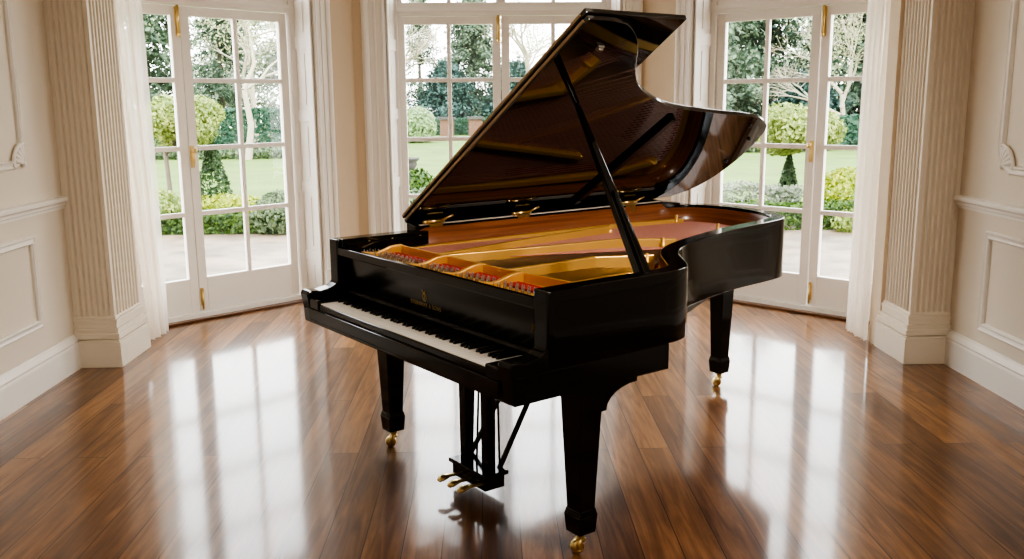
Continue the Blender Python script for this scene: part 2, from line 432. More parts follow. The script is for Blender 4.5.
# ------------------------------------------------------------------ window frames and leaves
PZ0 = [(.325, .79), (.825, 1.275), (1.31, 1.765), (1.80, 2.235)]
ZL0, ZT = .055, 2.30
def leaf(root_loc, rz, w, hinge_left, label, n_cols, name, hw='', dz=0):
    """door leaf built in x 0..w, y -.022...022; root at its left lower corner"""
    root = empty(name, root_loc, rz, label, 'french door', kind='structure')
    PZ = [(a + dz, b + dz) for a, b in PZ0]; ZL1 = ZT + dz; z0, z1 = PZ[0][0], PZ[-1][1]
    st = .068
    fr = MB()
    fr.box((0, -.022, ZL0), (st, .022, ZL1)); fr.box((w - st, -.022, ZL0), (w, .022, ZL1))
    fr.box((st, -.022, ZL0), (w - st, .022, z0)); fr.box((st, -.022, z1), (w - st, .022, ZL1))
    fr.build('door_frame', M_door, root, bevel=.003)
    mu = MB(); iw = w - 2*st; cw = (iw - .034*(n_cols - 1))/n_cols
    for c in range(1, n_cols):
        x = st + c*cw + (c - 1)*.034; mu.box((x, -.017, z0), (x + .034, .017, z1))
    for (a, b), (c_, d_) in zip(PZ[:-1], PZ[1:]): mu.box((st, -.0165, b), (w - st, .0165, c_))
    mu.build('glazing_bars', M_door, root, bevel=.005)
    MB().add([(st, 0, z0), (w - st, 0, z0), (w - st, 0, z1), (st, 0, z1)], [(0, 1, 2, 3)]).build('glass', M_glass, root)
    x = w - .018 if hinge_left else .018        # close to the meeting line
    if 't' in hw:
        b = MB(); b.box((x - .017, -.03, 2.09 + dz), (x + .017, -.022, 2.295 + dz)); b.tube([(x, -.036, 2.11 + dz), (x, -.036, 2.31 + dz)], .010)
        b.lathe([(.0, -.02), (.011, -.014), (.013, 0), (.010, .012), (0, .016)], (x, -.04, 2.10 + dz), 12); b.build('bolt', M_brass, root)
    if 'b' in hw:
        b = MB(); b.box((x - .013, -.028, .10), (x + .013, -.022, .235)); b.tube([(x, -.034, .07), (x, -.034, .21)], .0075); b.build('bolt', M_brass, root)
    if 'h' in hw:
        h = MB(); h.box((x - .014, -.03, 1.14), (x + .014, -.022, 1.30)); h.build('lock_plate', M_brass, root)
        k = MB(); k.tube([(x, -.02, 1.265), (x, -.06, 1.265)], .009)
        k.lathe([(.008, 0), (.017, .005), (.020, .016), (.016, .028), (0, .032)], (x, -.055, 1.265), 14, Matrix.Rotation(math.pi/2, 4, 'X'))
        k.tube([(x, -.05, 1.25), (x + .004, -.055, 1.20), (x - .002, -.052, 1.16)], [.006, .008, .005]); k.build('handle', M_brass, root)
    return root

def frame_set(loc, rz, x0, x1, name, label, mull, dz=0):
    """outer frame, transom bar and the fixed light above, x along the wall"""
    root = empty(name, loc, rz, label, 'window', kind='structure')
    f = MB(); jw = .05
    f.box((x0 - jw, -.045, 0), (x0, .06, WT)); f.box((x1, -.045, 0), (x1 + jw, .06, WT))
    f.box((x0, -.045, 0), (x1, .06, .05)); f.box((x0, -.045, WT - .05), (x1, .06, WT))
    f.build('outer_frame', M_door, root, bevel=.004)
    box((x0, -.105, 0), (x1, -.045, .016)).build('threshold', M_thresh, root, bevel=.004)
    f = MB(); f.box((x0, -.055, 2.305 + dz), (x1, .06, 2.365 + dz)); f.box((x0, -.07, 2.33 + dz), (x1, -.03, 2.35 + dz)); f.build('transom_bar', M_door, root, bevel=.004)
    t = MB(); t.box((x0, -.03, 2.365 + dz), (x1, .03, 2.41)); t.box((x0, -.03, WT - .1), (x1, .03, WT - .05))
    for x in (x0, mull - .04, mull, x1 - .04): t.box((x, -.03, 2.41), (x + .04, .03, WT - .1))
    for a, b in ((x0 + .04, mull - .04), (mull + .04, x1 - .04)):
        c = (a + b)/2; t.box((c - .017, -.02, 2.41), (c + .017, .02, WT - .1))
    t.build('transom_sash', M_door, root, bevel=.004)
    MB().add([(x0, 0, 2.4), (x1, 0, 2.4), (x1, 0, WT - .06), (x0, 0, WT - .06)], [(0, 1, 2, 3)]).build('glass', M_glass, root)
    return root

R45 = math.pi/4
# left opening: x axis along (s,s); origin DL(0)
frame_set((-1.58, 7.57, 0), R45, -1.80, -.005, 'window_1', 'white frame and transom light around the left garden doors', -.90, -.01)
leaf((*DL(-.90), 0), R45, .88, False, 'white glazed garden door leaf on the left, fully in view beside the shutter lining', 2, 'door_1', 'bh', -.012)
leaf((*DL(-1.795), 0), R45, .89, True, 'white glazed garden door leaf on the left, half behind the sheer curtain', 2, 'door_2', 't', -.012)
# right opening: x axis along (s,-s)
frame_set((1.985, 7.335, 0), -R45, -.235, 1.50, 'window_2', 'white frame and transom light around the right garden doors', .625, -.04)
leaf((*DR(-.23), 0), -R45, .85, True, 'white glazed garden door leaf on the right, behind the piano tail', 2, 'door_3', 'h', -.04)
leaf((*DR(.63), 0), -R45, .865, False, 'white glazed garden door leaf on the right, partly behind the sheer curtain', 2, 'door_4', 'tb', -.04)
# centre opening
frame_set((0, YG, 0), 0, -.750, .985, 'window_3', 'white frame and transom light around the centre garden doors', .1075)
leaf((-.762, YG, 0), 0, .866, True, 'white glazed garden door leaf in the centre, left one, left of the raised lid', 2, 'door_5', 't')
leaf((.111, YG, 0), 0, .866, False, 'white glazed garden door leaf in the centre, right one behind the raised lid', 2, 'door_6', '')

# ------------------------------------------------------------------ pilasters
def fluted(x0, x1, y0, y1, side, label):
    """rectangular pier attached to a side wall; side=+1: free face toward +x, -1: toward -x; front face at y0"""
    mb = MB()
    fx = x1 if side > 0 else x0; wx = x0 if side > 0 else x1
    def flutes(p, q, out, n):
        """polyline from p to q with n concave flutes cut opposite to out"""
        P, Q = Vector(p), Vector(q); d = Q - P; w = d.length; d.normalize(); o = Vector(out)
        m = .022; fw = (w - 2*m)/n; pts = [tuple(P)]
        for i in range(n):
            a = m + i*fw + fw*.16; r = fw*.34; c = a + r
            for j in range(7):
                t = math.pi*j/6
                pts.append(tuple(P + d*(c - r*math.cos(t)) - o*(math.sin(t)*r*1.3)))
        pts.append(tuple(Q)); return pts
    a = flutes((wx, y0), (fx, y0), (0, -1), 6); b = flutes((fx, y0), (fx, y1), (side, 0), 8)
    poly = a + b[1:] + [(wx, y1)]
    mb.prism(poly, .315, CEIL - .0)
    plain = [(wx, y0), (fx, y0), (fx, y1), (wx, y1)]
    mb.prism(plain, .28, .318)
    # base mouldings
    def ringm(e, z0, z1):
        mb.prism([(wx, y0 - e), (fx + side*e, y0 - e), (fx + side*e, y1 + e), (wx, y1 + e)], z0, z1)
    ringm(.034, 0, .16); ringm(.028, .16, .172); ringm(.03, .18, .215); ringm(.02, .172, .23); ringm(.024, .23, .245); ringm(.012, .245, .275); ringm(.017, .275, .30); ringm(.007, .30, .315)
    return trim(mb, M_panel, label, 'pilaster', bevel=.003)
fluted(XL, -2.322, 5.632, 6.06, 1, 'ivory fluted pilaster with stepped base at the left of the bay')
fluted(2.553, XR, 5.452, 5.83, -1, 'ivory fluted pilaster with stepped base at the right of the bay')

trim(box((XL - .1, 6.06, 0), (-2.385, 6.20, CEIL)), M_wall, 'plain ivory casing strip between the left pilaster and curtain', 'casing')
trim(box((2.53, 5.83, 0), (XR + .1, 5.98, CEIL)), M_wall, 'plain ivory casing strip between the right pilaster and curtain', 'casing')
# ------------------------------------------------------------------ skirting, chair rails, wall panels
SK = [(0, 0), (.03, 0), (.03, .15), (.026, .165), (.03, .175), (.022, .19), (.012, .205), (.008, .215), (0, .215)]
RAIL = [(0, 0), (.012, 0), (.012, .014), (.02, .02), (.022, .034), (.030, .042), (.036, .046), (.036, .060), (.030, .070), (0, .074)]
def run(path, prof): return MB().sweep(path, prof)
struct(run([(XL, -2.6, 0), (XL, 5.60, 0)], SK), 'baseboard_left', M_white, 'tall ivory moulded baseboard on the left wall', 'baseboard')
struct(run([(XR, 5.42, 0), (XR, -2.6, 0)], SK), 'baseboard_right', M_white, 'tall ivory moulded baseboard on the right wall', 'baseboard')
trim(run([(XL, -2.6, .99), (XL, 5.632, .99)], RAIL), M_white, 'ivory chair rail along the left wall', 'chair rail')
trim(run([(XR, 5.452, .96), (XR, -2.6, .96)], RAIL), M_white, 'ivory chair rail along the right wall', 'chair rail')
PF = [(-.032, 0), (-.032, .012), (-.024, .022), (-.014, .016), (-.004, .014), (.006, .02), (.014, .012), (.018, 0)]
def panel_frame(x, nx, y0, y1, z0, z1, label, raised=True):
    path = [(x, y0, z0), (x, y1, z0), (x, y1, z1), (x, y0, z1)]
    mb = MB().sweep(path, PF, normal=(nx, 0, 0), closed=True)
    return trim(mb, M_white, label, 'panel moulding')
panel_frame(XL, 1, 3.3, 5.205, .37, .868, 'ivory rectangular wall panel moulding below the left chair rail')
panel_frame(XR, -1, 3.1, 5.07, .325, .835, 'ivory rectangular wall panel moulding below the right chair rail')

def upper_panel(x, nx, y0, y1, z0, z1, side, label):
    """tall panel moulding with notched corners filled by carved shells"""
    c = .1
    path = [(x, y0 + c, z0), (x, y1 - c, z0), (x, y1 - c*.55, z0 + c*.22), (x, y1 - c*.22, z0 + c*.55), (x, y1, z0 + c), (x, y1, z1), (x, y0, z1), (x, y0, z0 + c), (x, y0 + c*.22, z0 + c*.55), (x, y0 + c*.55, z0 + c*.22)]
    mb = MB().sweep(path, PF, normal=(nx, 0, 0), closed=True)
    for yc, s in ((y1, -1), (y0, 1)):
        for k in range(5):                      # carved shell of tapering lobes
            a = math.radians(95 + k*20 - 5)
            p0 = Vector((x + nx*.012, yc + s*.012, z0 + .015)); d = Vector((0, -s*math.cos(a)*1.0, math.sin(a)))
            d = Vector((0, s*(.15 + .2*k), 1.0 - .2*k)).normalized()
            mb.tube([p0, p0 + d*.045, p0 + d*.09, p0 + d*.115], [.008, .016, .017, .005], 7)
        for t0, t1, r in ((0, 1, .010),):
            pts = [(x + nx*.014, yc + s*(.002 + .125*math.sin(u*math.pi/2)), z0 - .005 + .125*math.cos(u*math.pi/2)) for u in [i/8 for i in range(9)]]
            mb.tube(pts, r, 7)
        mb.lathe([(0, 0), (.018, .004), (.022, .012), (.012, .022), (0, .026)], (x, yc + s*.01, z0 + .01), 12, Matrix.Rotation(nx*math.pi/2, 4, 'Y'))
    return trim(mb, M_white, label, 'panel moulding')
upper_panel(XL, 1, 3.2, 5.20, 1.275, 3.3, 1, 'ivory upper wall panel moulding with carved shell corner on the left wall')
upper_panel(XR, -1, 3.0, 5.02, 1.225, 3.3, -1, 'ivory upper wall panel moulding with carved shell corner on the right wall')

# ------------------------------------------------------------------ curtains
def curtain(tp, tq, bp, bq, label, seed):
    """sheer panel: top line tp-tq, hem bp-bq"""
    rnd = random.Random(seed)
    NX, NZ = 120, 36; mb = MB(); vs = []; fs = []
    ph = [rnd.uniform(0, 6.28) for _ in range(4)]
    for j in range(NZ + 1):
        z = .012 + (3.25 - .012)*j/NZ; k = j/NZ; q = (1 - k)**1.6
        P = Vector(tp)*(1 - q) + Vector(bp)*q; Q = Vector(tq)*(1 - q) + Vector(bq)*q
        d = Q - P; w = d.length; d.normalize(); n = Vector((-d.y, d.x))
        for i in range(NX + 1):
            u = i/NX
            o = .022*(1 - .4*k)*math.sin(u*48 + ph[0] + .5*math.sin(z*1.3 + ph[1])) + .009*math.sin(u*17 + ph[2] + z*.8)
            a = u*w + .010*math.sin(u*31 + ph[3] + z)
            p_ = P + d*a + n*o
            vs.append((p_.x, p_.y, z))
    for j in range(NZ):
        for i in range(NX):
            a = j*(NX + 1) + i; fs.append((a, a + 1, a + NX + 2, a + NX + 1))
    mb.add(vs, fs, True)
    return tag(mb.build('sheer_curtain', M_sheer), label, 'curtain')
curtain((-2.46, 6.25), (-2.315, 6.46), (-2.335, 6.235), (-2.32, 6.475), 'white sheer curtain hanging to the floor beside the left pilaster', 1)
curtain((2.515, 6.29), (2.62, 6.13), (2.505, 6.31), (2.50, 5.95), 'white sheer curtain hanging to the floor beside the right pilaster', 2)

# ------------------------------------------------------------------ GRAND PIANO (local: x along keyboard, y toward tail)
W = 1.562
PIANO = empty('grand_piano', (-.8403, 4.0929, 0), -.94781, 'open black grand piano with raised lid standing in the middle of the room', 'piano')
outer_pts = [(0, .135), (0, .6), (0, 1.2), (0, 1.8), (0, 2.2), (.03, 2.36), (.12, 2.47), (.28, 2.525), (.47, 2.515), (.63, 2.47), (.78, 2.385), (.87, 2.27), (.915, 2.10),
             (.95, 1.90), (.99, 1.72), (1.05, 1.52), (1.12, 1.32), (1.20, 1.15), (1.30, 1.03), (1.42, .93), (1.51, .85), (1.55, .77), (1.562, .68), (1.562, .45), (1.562, .135)]
OUT = [(p[0], p[1]) for p in catmull([(x, y, 0) for x, y in outer_pts], 6)]
IN = offset(OUT, -.075)
IN2 = offset(OUT, -.079)
zb = lambda x, y: .735 - .028*max(0, min(1.7, y - .7))
rim = MB().ring(OUT, IN, zb, 1.0); rim.build('rim', M_black, PIANO, bevel=.006)
LN = [p for p in OUT if p[1] > .21]
LN = offset(OUT, 0)[4:-4]
MB().ring(offset(LN, -.0745), offset(LN, -.081), .80, lambda x, y: .985 + (.03 if x < .09 and .6 < y < 2.2 else 0)).build('inner_rim', M_mahog, PIANO)
# key bed and underside
poly = [(.0, .0), (W, .0), (W, .705), (0, .705)]
MB().prism(poly, .64, .737).build('key_bed', M_black, PIANO, bevel=.005)
ub = MB(); ub.box((.08, .705, .66), (W - .1, .80, .74)); ub.bar((.2, .8, .71), (.42, 2.35, .68), .08, .07); ub.bar((1.3, .8, .71), (.5, 2.35, .68), .08, .07); ub.box((.28, 2.2, .62), (.64, 2.40, .70))
ub.build('underframe', M_satin, PIANO)
# arms
def arm(x0, x1):
    prof = [(0, .64), (-.004, .70), (-.012, .745), (-.016, .768), (-.010, .782), (.004, .785), (.05, .778), (.078, .784)]
    prof += [(.078 + .078*math.sin(t), .784 + .078*(1 - math.cos(t))) for t in [math.radians(a) for a in (20, 40, 60, 80)]]
    prof += [(.158, .89), (.154, .94), (.145, .965), (.137, .975), (.136, .999), (.20, .999), (.20, .645)]
    M = Matrix(((0, 0, 1, 0), (1, 0, 0, 0), (0, 1, 0, 0), (0, 0, 0, 1)))
    return MB().prism(prof, x0, x1, M)
arm(.0008, .072).build('arm', M_black, PIANO, bevel=.005)
arm(W - .072, W - .0008).build('arm', M_black, PIANO, bevel=.005)
# key slip, key blocks
MB().box((.072, -.013, .66), (W - .072, .004, .711)).build('key_slip', M_black, PIANO, bevel=.004)
KX0, KX1 = .158, 1.404
for a, b in ((.072, KX0 - .002), (KX1 + .002, W - .072)):
    MB().box((a, -.006, .70), (b, .175, .755)).build('key_block', M_black, PIANO, bevel=.006)
# keys
KW = (KX1 - KX0)/52
for i in range(52):
    x = KX0 + i*KW
    MB().box((x + .0005, .006, .713), (x + KW - .0005, .19, .741)).build('white_key', M_ivory, PIANO, bevel=.0012, seg=1)
pat = [1, 0, 1, 1, 0, 1, 1]          # starting at A: black after A, C, D, F, G
for i in range(51):
    if pat[i % 7]:
        x = KX0 + (i + 1)*KW
        k = MB(); a, b = .0072, .0052
        k.add([(x-a,.078,.738),(x+a,.078,.738),(x+a,.188,.738),(x-a,.188,.738),(x-b,.084,.7525),(x+b,.084,.7525),(x+b,.188,.7535),(x-b,.188,.7535)],
              [(0,3,2,1),(4,5,6,7),(0,1,5,4),(1,2,6,5),(2,3,7,6),(3,0,4,7)])
        k.build('black_key', M_ebony, PIANO, bevel=.0014)
MB().box((KX0 - .02, .184, .73), (KX1 + .02, .1885, .7545)).build('name_board_felt', M_satin, PIANO)
# fallboard with rounded ends
M3 = Matrix(((1, 0, 0, 0), (0, 0, 1, 0), (0, 1, 0, 0), (0, 0, 0, 1)))
def fall_y(z): return .192 - .022*((z - .757)/.19)
fp = [(.074, .935), (.074, .80), (.085, .775), (.11, .760), (W - .11, .760), (W - .085, .775), (W - .074, .80), (W - .074, .935)]
fb = MB(); n = len(fp)
fb.add([(x, fall_y(z), z) for x, z in fp] + [(x, fall_y(z) + .02, z) for x, z in fp],
       [tuple(range(n)), tuple(range(2*n-1, n-1, -1))] + [(i, (i+1) % n, n + (i+1) % n, n + i) for i in range(n)])
FALL = fb.build('fallboard', M_fall, PIANO, bevel=.003)
MB().box((.0725, .1935, .70), (W - .0725, .196, .932)).build('fallboard_back', M_satin, PIANO)
MB().box((.10, .170, .758), (W - .10, .190, .768)).build('fallboard_reflection_strip', M_strip, PIANO, bevel=.002)  # grey colour stands in for a reflection along the fallboard foot
# lettering on the fallboard
def text_mesh(body, size, name, m, parent, mw):
    cu = bpy.data.curves.new(name, 'FONT'); cu.body = body; cu.size = size; cu.align_x = 'CENTER'; cu.extrude = .0004; cu.space_character = 1.12
    to = bpy.data.objects.new(name, cu); COL.objects.link(to)
    dg = bpy.context.evaluated_depsgraph_get(); me = bpy.data.meshes.new_from_object(to.evaluated_get(dg))
    bpy.data.objects.remove(to); o = bpy.data.objects.new(name, me); COL.objects.link(o); me.materials.clear(); me.materials.append(m)
    o.parent = parent; o.matrix_local = mw; return o
tilt = math.atan2(.022, .19)
Mt = Matrix.Translation((.735, fall_y(.80) - .0008, .800)) @ Matrix.Rotation(math.pi/2 + tilt, 4, 'X')
text_mesh('STEINWAY & SONS', .024, 'lettering', M_brass, FALL, Mt)
ly = MB()
def fpnt(x, z): return (x, fall_y(z) - .0012, z)
for s in (-1, 1):
    pts = [(.735 + s*dx, .826 + dz) for dx, dz in ((.003, .002), (.010, .006), (.014, .013), (.012, .022), (.007, .029), (.006, .036), (.010, .042), (.014, .041))]
    ly.tube([fpnt(*p) for p in pts], .0017, 6)
for dx in (-.003, 0, .003): ly.tube([fpnt(.735 + dx, .834), fpnt(.735 + dx, .862)], .0006, 5)
ly.tube([fpnt(.726, .860), fpnt(.744, .860)], .0013, 6); ly.tube([fpnt(.727, .826), fpnt(.743, .826)], .0016, 6)
ly.build('lyre_emblem', M_brass, FALL)
# front rail above the fallboard, music desk slide
MB().box((.072, .139, .930), (W - .072, .167, .966)).build('front_rail', M_black, PIANO, bevel=.004)
sl = MB(); sl.box((.070, .15, .94), (.105, .60, 1.004)); sl.box((.105, .17, .94), (.120, .58, .985)); sl.build('music_desk_slide', M_black, PIANO, bevel=.003)
for y in (.28, .40, .55): MB().lathe([(.005, 0), (.004, .003), (0, .004)], (.112, y, .985), 8).build('screw', M_brass, bpy.data.objects['music_desk_slide'])

# --- interior
IN3 = offset(OUT, -.082)
sb_poly = [p for p in IN3 if p[1] > .2]
sb_poly = [(sb_poly[0][0], .21)] + sb_poly + [(sb_poly[-1][0], .21)]
MB().prism(sb_poly, .80, .822).build('soundboard', M_spruce, PIANO)
plate = MB()
# webbing under the tuning pins
plate.prism([(.085, .197), (1.475, .197), (1.475, .405), (.085, .405)], .90, .930)
# perimeter band following the rim
band_out = [p for p in IN3 if p[1] > .3]; band_in = offset(band_out, -.055)
plate.ring(band_out, band_in, .85, .885)
# treble field
tf = [p for p in IN3 if p[0] > 1.0 and p[1] < 1.25]
plate.prism([(1.12, .44), (1.05, .80), (1.02, 1.2)] + tf[2:] + [(1.475, .44)], .852, .878)
PL = plate.build('plate', M_gold, PIANO, bevel=.003)
# transverse wall and its dividers
wv = [(.19, .393), (.30, .390), (.49, .386), (.755, .387), (1.01, .390), (1.34, .415), (1.478, .43)]
w_ = MB().sweep([(x, y, .86) for x, y in wv], [(0, 0), (-.016, 0), (-.013, .106), (-.003, .106)])
w_.build('plate_wall', M_gold, PL, bevel=.003)
for x in (.195, .58, .84, 1.09, 1.39):
    # curved web dropping from the wall toward the front
    pr = [(.40, .92), (.40, .970), (.37, .970), (.34, .966), (.31, .957), (.28, .949), (.25, .947), (.22, .952), (.196, .956), (.196, .92)]
    lean = .0
    M = Matrix(((0, 0, 1, 0), (1, 0, 0, 0), (0, 1, 0, 0), (0, 0, 0, 1)))
    MB().prism(pr, x - .010, x + .010, M).build('plate_web', M_gold, PL, bevel=.003)
def strut(pts, wd, z0, z1):
    m = MB().sweep([(x, y, z0) for x, y in pts], [(-wd/2, 0), (wd/2, 0), (wd/2*.6, z1 - z0), (-wd/2*.6, z1 - z0)])
    return m.build('plate_strut', M_gold, PL, bevel=.004)
strut([(.10, .40), (.105, 1.2), (.12, 1.9), (.19, 2.25)], .05, .87, .935)
strut([(.46, .39), (.36, .9), (.255, 1.62)], .04, .87, .955)
strut([(.48, .39), (.57, .9), (.63, 1.36), (.80, 1.55)], .045, .87, .955)
strut([(.30, .95), (.42, 1.55), (.60, 2.10)], .035, .87, .915)
strut([(.95, .39), (.94, .9), (1.06, 1.13)], .04, .87, .955)
strut([(1.26, .41), (1.24, .80), (1.30, .92)], .035, .87, .94)
# casting posts and ring holes
for c, r in (((1.30, .68), .045), ((1.23, .90), .035)):
    h_ = MB().lathe([(r, 0), (r + .012, .004), (r + .014, .012), (r + .004, .014), (r, .006)], (*c, .878), 24).build('sound_hole', M_gold, PL)
for p in ((.26, 1.62), (.77, 1.49), (1.05, 1.10), (.60, 2.08), (.19, 2.2)):
    MB().lathe([(.016, 0), (.016, .03), (.010, .035), (.009, .06), (0, .062)], (*p, .90), 12).build('nose_bolt', M_gold, PL)
# strings (nobody could count them)
st = MB(); rnd = random.Random(3)
def inside_y(x):
    """far end of a string at this x: on the plate band"""
    best = .5
    for a, b in zip(band_in[:-1], band_in[1:]):
        if (a[0] - x)*(b[0] - x) <= 0 and abs(a[0]-b[0]) > 1e-6:
            t = (x - a[0])/(b[0] - a[0]); best = max(best, a[1] + t*(b[1] - a[1]))
    return best
for i in range(120):
    x = .46 + i*(1.40 - .46)/119
    x2 = x - .33*(1 - (i/119))
    ye = inside_y(x2) - .02
    if ye < .6: continue
    st.bar((x, .40, .918), (x2, ye, .900), .0016, .0016)
s1 = st.build('strings', M_steel, PIANO); s1['kind'] = 'stuff'
st = MB()
for i in range(44):
    x = .11 + i*(.44 - .11)/43
    x2 = x + .08 + .38*(i/43)
    ye = inside_y(min(x2, .80)) - .03
    if x2 > .8: ye -= .2
    st.bar((x, .40, .928), (x2, ye, .912), .0042, .0034)
s2 = st.build('bass_strings', M_pink, PIANO); s2['kind'] = 'stuff'; s2['label'] = 'copper wound bass strings'
# red felt strips
f = MB(); f.box((.20, .30, .930), (1.46, .372, .937))
hb = [p for p in band_in if p[1] > 1.2]
f.ring(offset(hb, -.004), offset(hb, -.035), .872, .889)
f.build('string_felt', M_felt, PIANO)
bp = MB()
bl = catmull([(.30, 2.02, 0), (.5, 2.12, 0), (.68, 2.05, 0), (.78, 1.80, 0), (.86, 1.5, 0), (1.0, 1.15, 0), (1.2, .86, 0)], 6)
bp.sweep([(p[0], p[1], .822) for p in bl], [(-.016, 0), (.016, 0), (.010, .058), (-.010, .058)])
bp.build('bridge', M_mahog, PIANO)
hp = MB()
for i, p in enumerate(offset(hb, -.02)):
    hp.lathe([(.004, 0), (.004, .022), (0, .024)], (p[0], p[1], .885), 6)
o_ = hp.build('hitch_pins', M_pins, PIANO); o_['kind'] = 'stuff'
tp = MB(); rnd = random.Random(5)
for i in range(76):
    for r in range(3):
        x = .125 + i*.0177 + r*.004
        if min(abs(x - q) for q in (.195, .58, .84, 1.09, 1.39)) < .016: continue
        tp.lathe([(.0024, 0), (.0024, .016), (.0018, .022)], (x, .245 + r*.026 + .006*(i % 2), .930), 5)
o_ = tp.build('tuning_pins', M_pins, PIANO); o_['kind'] = 'stuff'

# --- lid
AL = math.radians(33.0); HZ = 1.034
LM = Matrix(((math.cos(AL), 0, -math.sin(AL), 0), (0, 1, 0, 0), (math.sin(AL), 0, math.cos(AL), HZ), (0, 0, 0, 1)))   # (s, y, off)
lp = [(1.552, .535), (1.552, .64), (1.540, .73), (1.50, .80), (1.455, .855), (1.39, .915), (1.32, .965), (1.215, 1.05), (1.125, 1.16), (1.02, 1.37), (.965, 1.58), (.925, 1.84), (.895, 2.08), (.855, 2.25), (.775, 2.385), (.63, 2.462), (.44, 2.508), (.25, 2.51), (.10, 2.455), (.02, 2.34), (0, 2.2)]
LP = [(p[0], p[1]) for p in catmull([(x, y, 0) for x, y in lp], 6)]
LID_POLY = [(0, .535)] + LP
LID = MB().prism(LID_POLY, 0, .022, LM).build('lid', M_lid, PIANO, bevel=.004)
FLAP = MB().prism([(-.0, .530), (1.560, .530), (1.560, 1.045), (0, 1.045)], .025, .045, LM).build('lid_flap', M_lid, LID, bevel=.004)
hg = MB().box((.02, .529, .006), (1.53, .5345, .017), LM).box((.02, .525, .0305), (1.53, .531, .0405), LM)
M_hinge = mat('tan hinge strip', (.46, .34, .21), .45, metal=.2, noise=.1, nscale=30)
hg.build('fold_hinge', M_hinge, LID)
MB().box((.03, 1.53, -.022), (.90, 1.565, .0), LM).build('lid_batten', M_black, LID, bevel=.003)
for s_, y_ in ((.80, 2.22), (.66, 2.36), (.42, 2.42)): MB().lathe([(.010, 0), (.010, .008), (.006, .010)], (0, 0, 0), 10, LM @ Matrix.Translation((s_, y_, 0)) @ Matrix.Rotation(math.pi, 4, 'X')).build('rubber_bumper', M_satin, LID)
lk = MB(); lk.box((1.39, .685, -.010), (1.415, .715, 0), LM); lk.box((1.397, .69, -.018), (1.409, .71, -.008), LM); lk.build('lid_latch', M_pins, LID, bevel=.003)
MB().prism([(-.004, .545), (.025, .545), (.074, .545), (.074, 2.2), (.09, 2.34), (.05, 2.38), (.022, 2.33), (-.004, 2.2)], .99, lambda x, y: 1.038 if y < 2.25 and x < .03 else (1.026 if y < 2.25 else 1.01)).build('hinge_ledge', M_black, PIANO, bevel=.003)
for y in (.66, 1.19, 1.95):
    h = MB()
    h.box((.040, y - .045, 1.024), (.078, y + .045, 1.030)); h.box((.0735, y - .036, .985), (.0800, y + .036, 1.030))
    h.box((.03, y - .045, -.004), (.085, y + .045, 0), LM)
    h.tube([(.070, y - .05, 1.040), (.070, y + .05, 1.040)], .011, 10)
    h.tube([(.07, y + .03, 1.04), (.10, y + .085, 1.068)], .006, 8)
    h.lathe([(0, -.012), (.012, -.006), (.012, .006), (0, .012)], (.075, y - .062, 1.04), 10)
    h.build('lid_hinge', M_brass, PIANO)
MB().box((.060, .57, 1.0255), (.0745, 2.19, 1.031)).build('ledge_highlight', M_highlight, PIANO)  # painted highlight: pale strip standing in for window light on the ledge
# prop stick
A = Vector((1.500, .640, .965)); B = LM @ Vector((1.01, .88, -.002))
pd = (B - A).normalized(); side = Vector((0, 1, 0))
PROP = MB().bar(A, B, (.062, .022), (.030, .018), side).build('prop_stick', M_black, PIANO, bevel=.004)
C_ = A + pd*.015; D_ = A + (B - A)*.46
MB().bar(C_ + Vector((.014, -.004, .012)), D_ + Vector((.012, -.002, .010)), (.030, .016), (.022, .012), side).build('short_prop', M_black, PROP, bevel=.003)
MB().box((1.455, .60, .94), (1.49, .69, .985)).tube([(1.495, .60, .965), (1.495, .68, .965)], .012, 10).build('prop_pivot', M_black, PROP, bevel=.003)

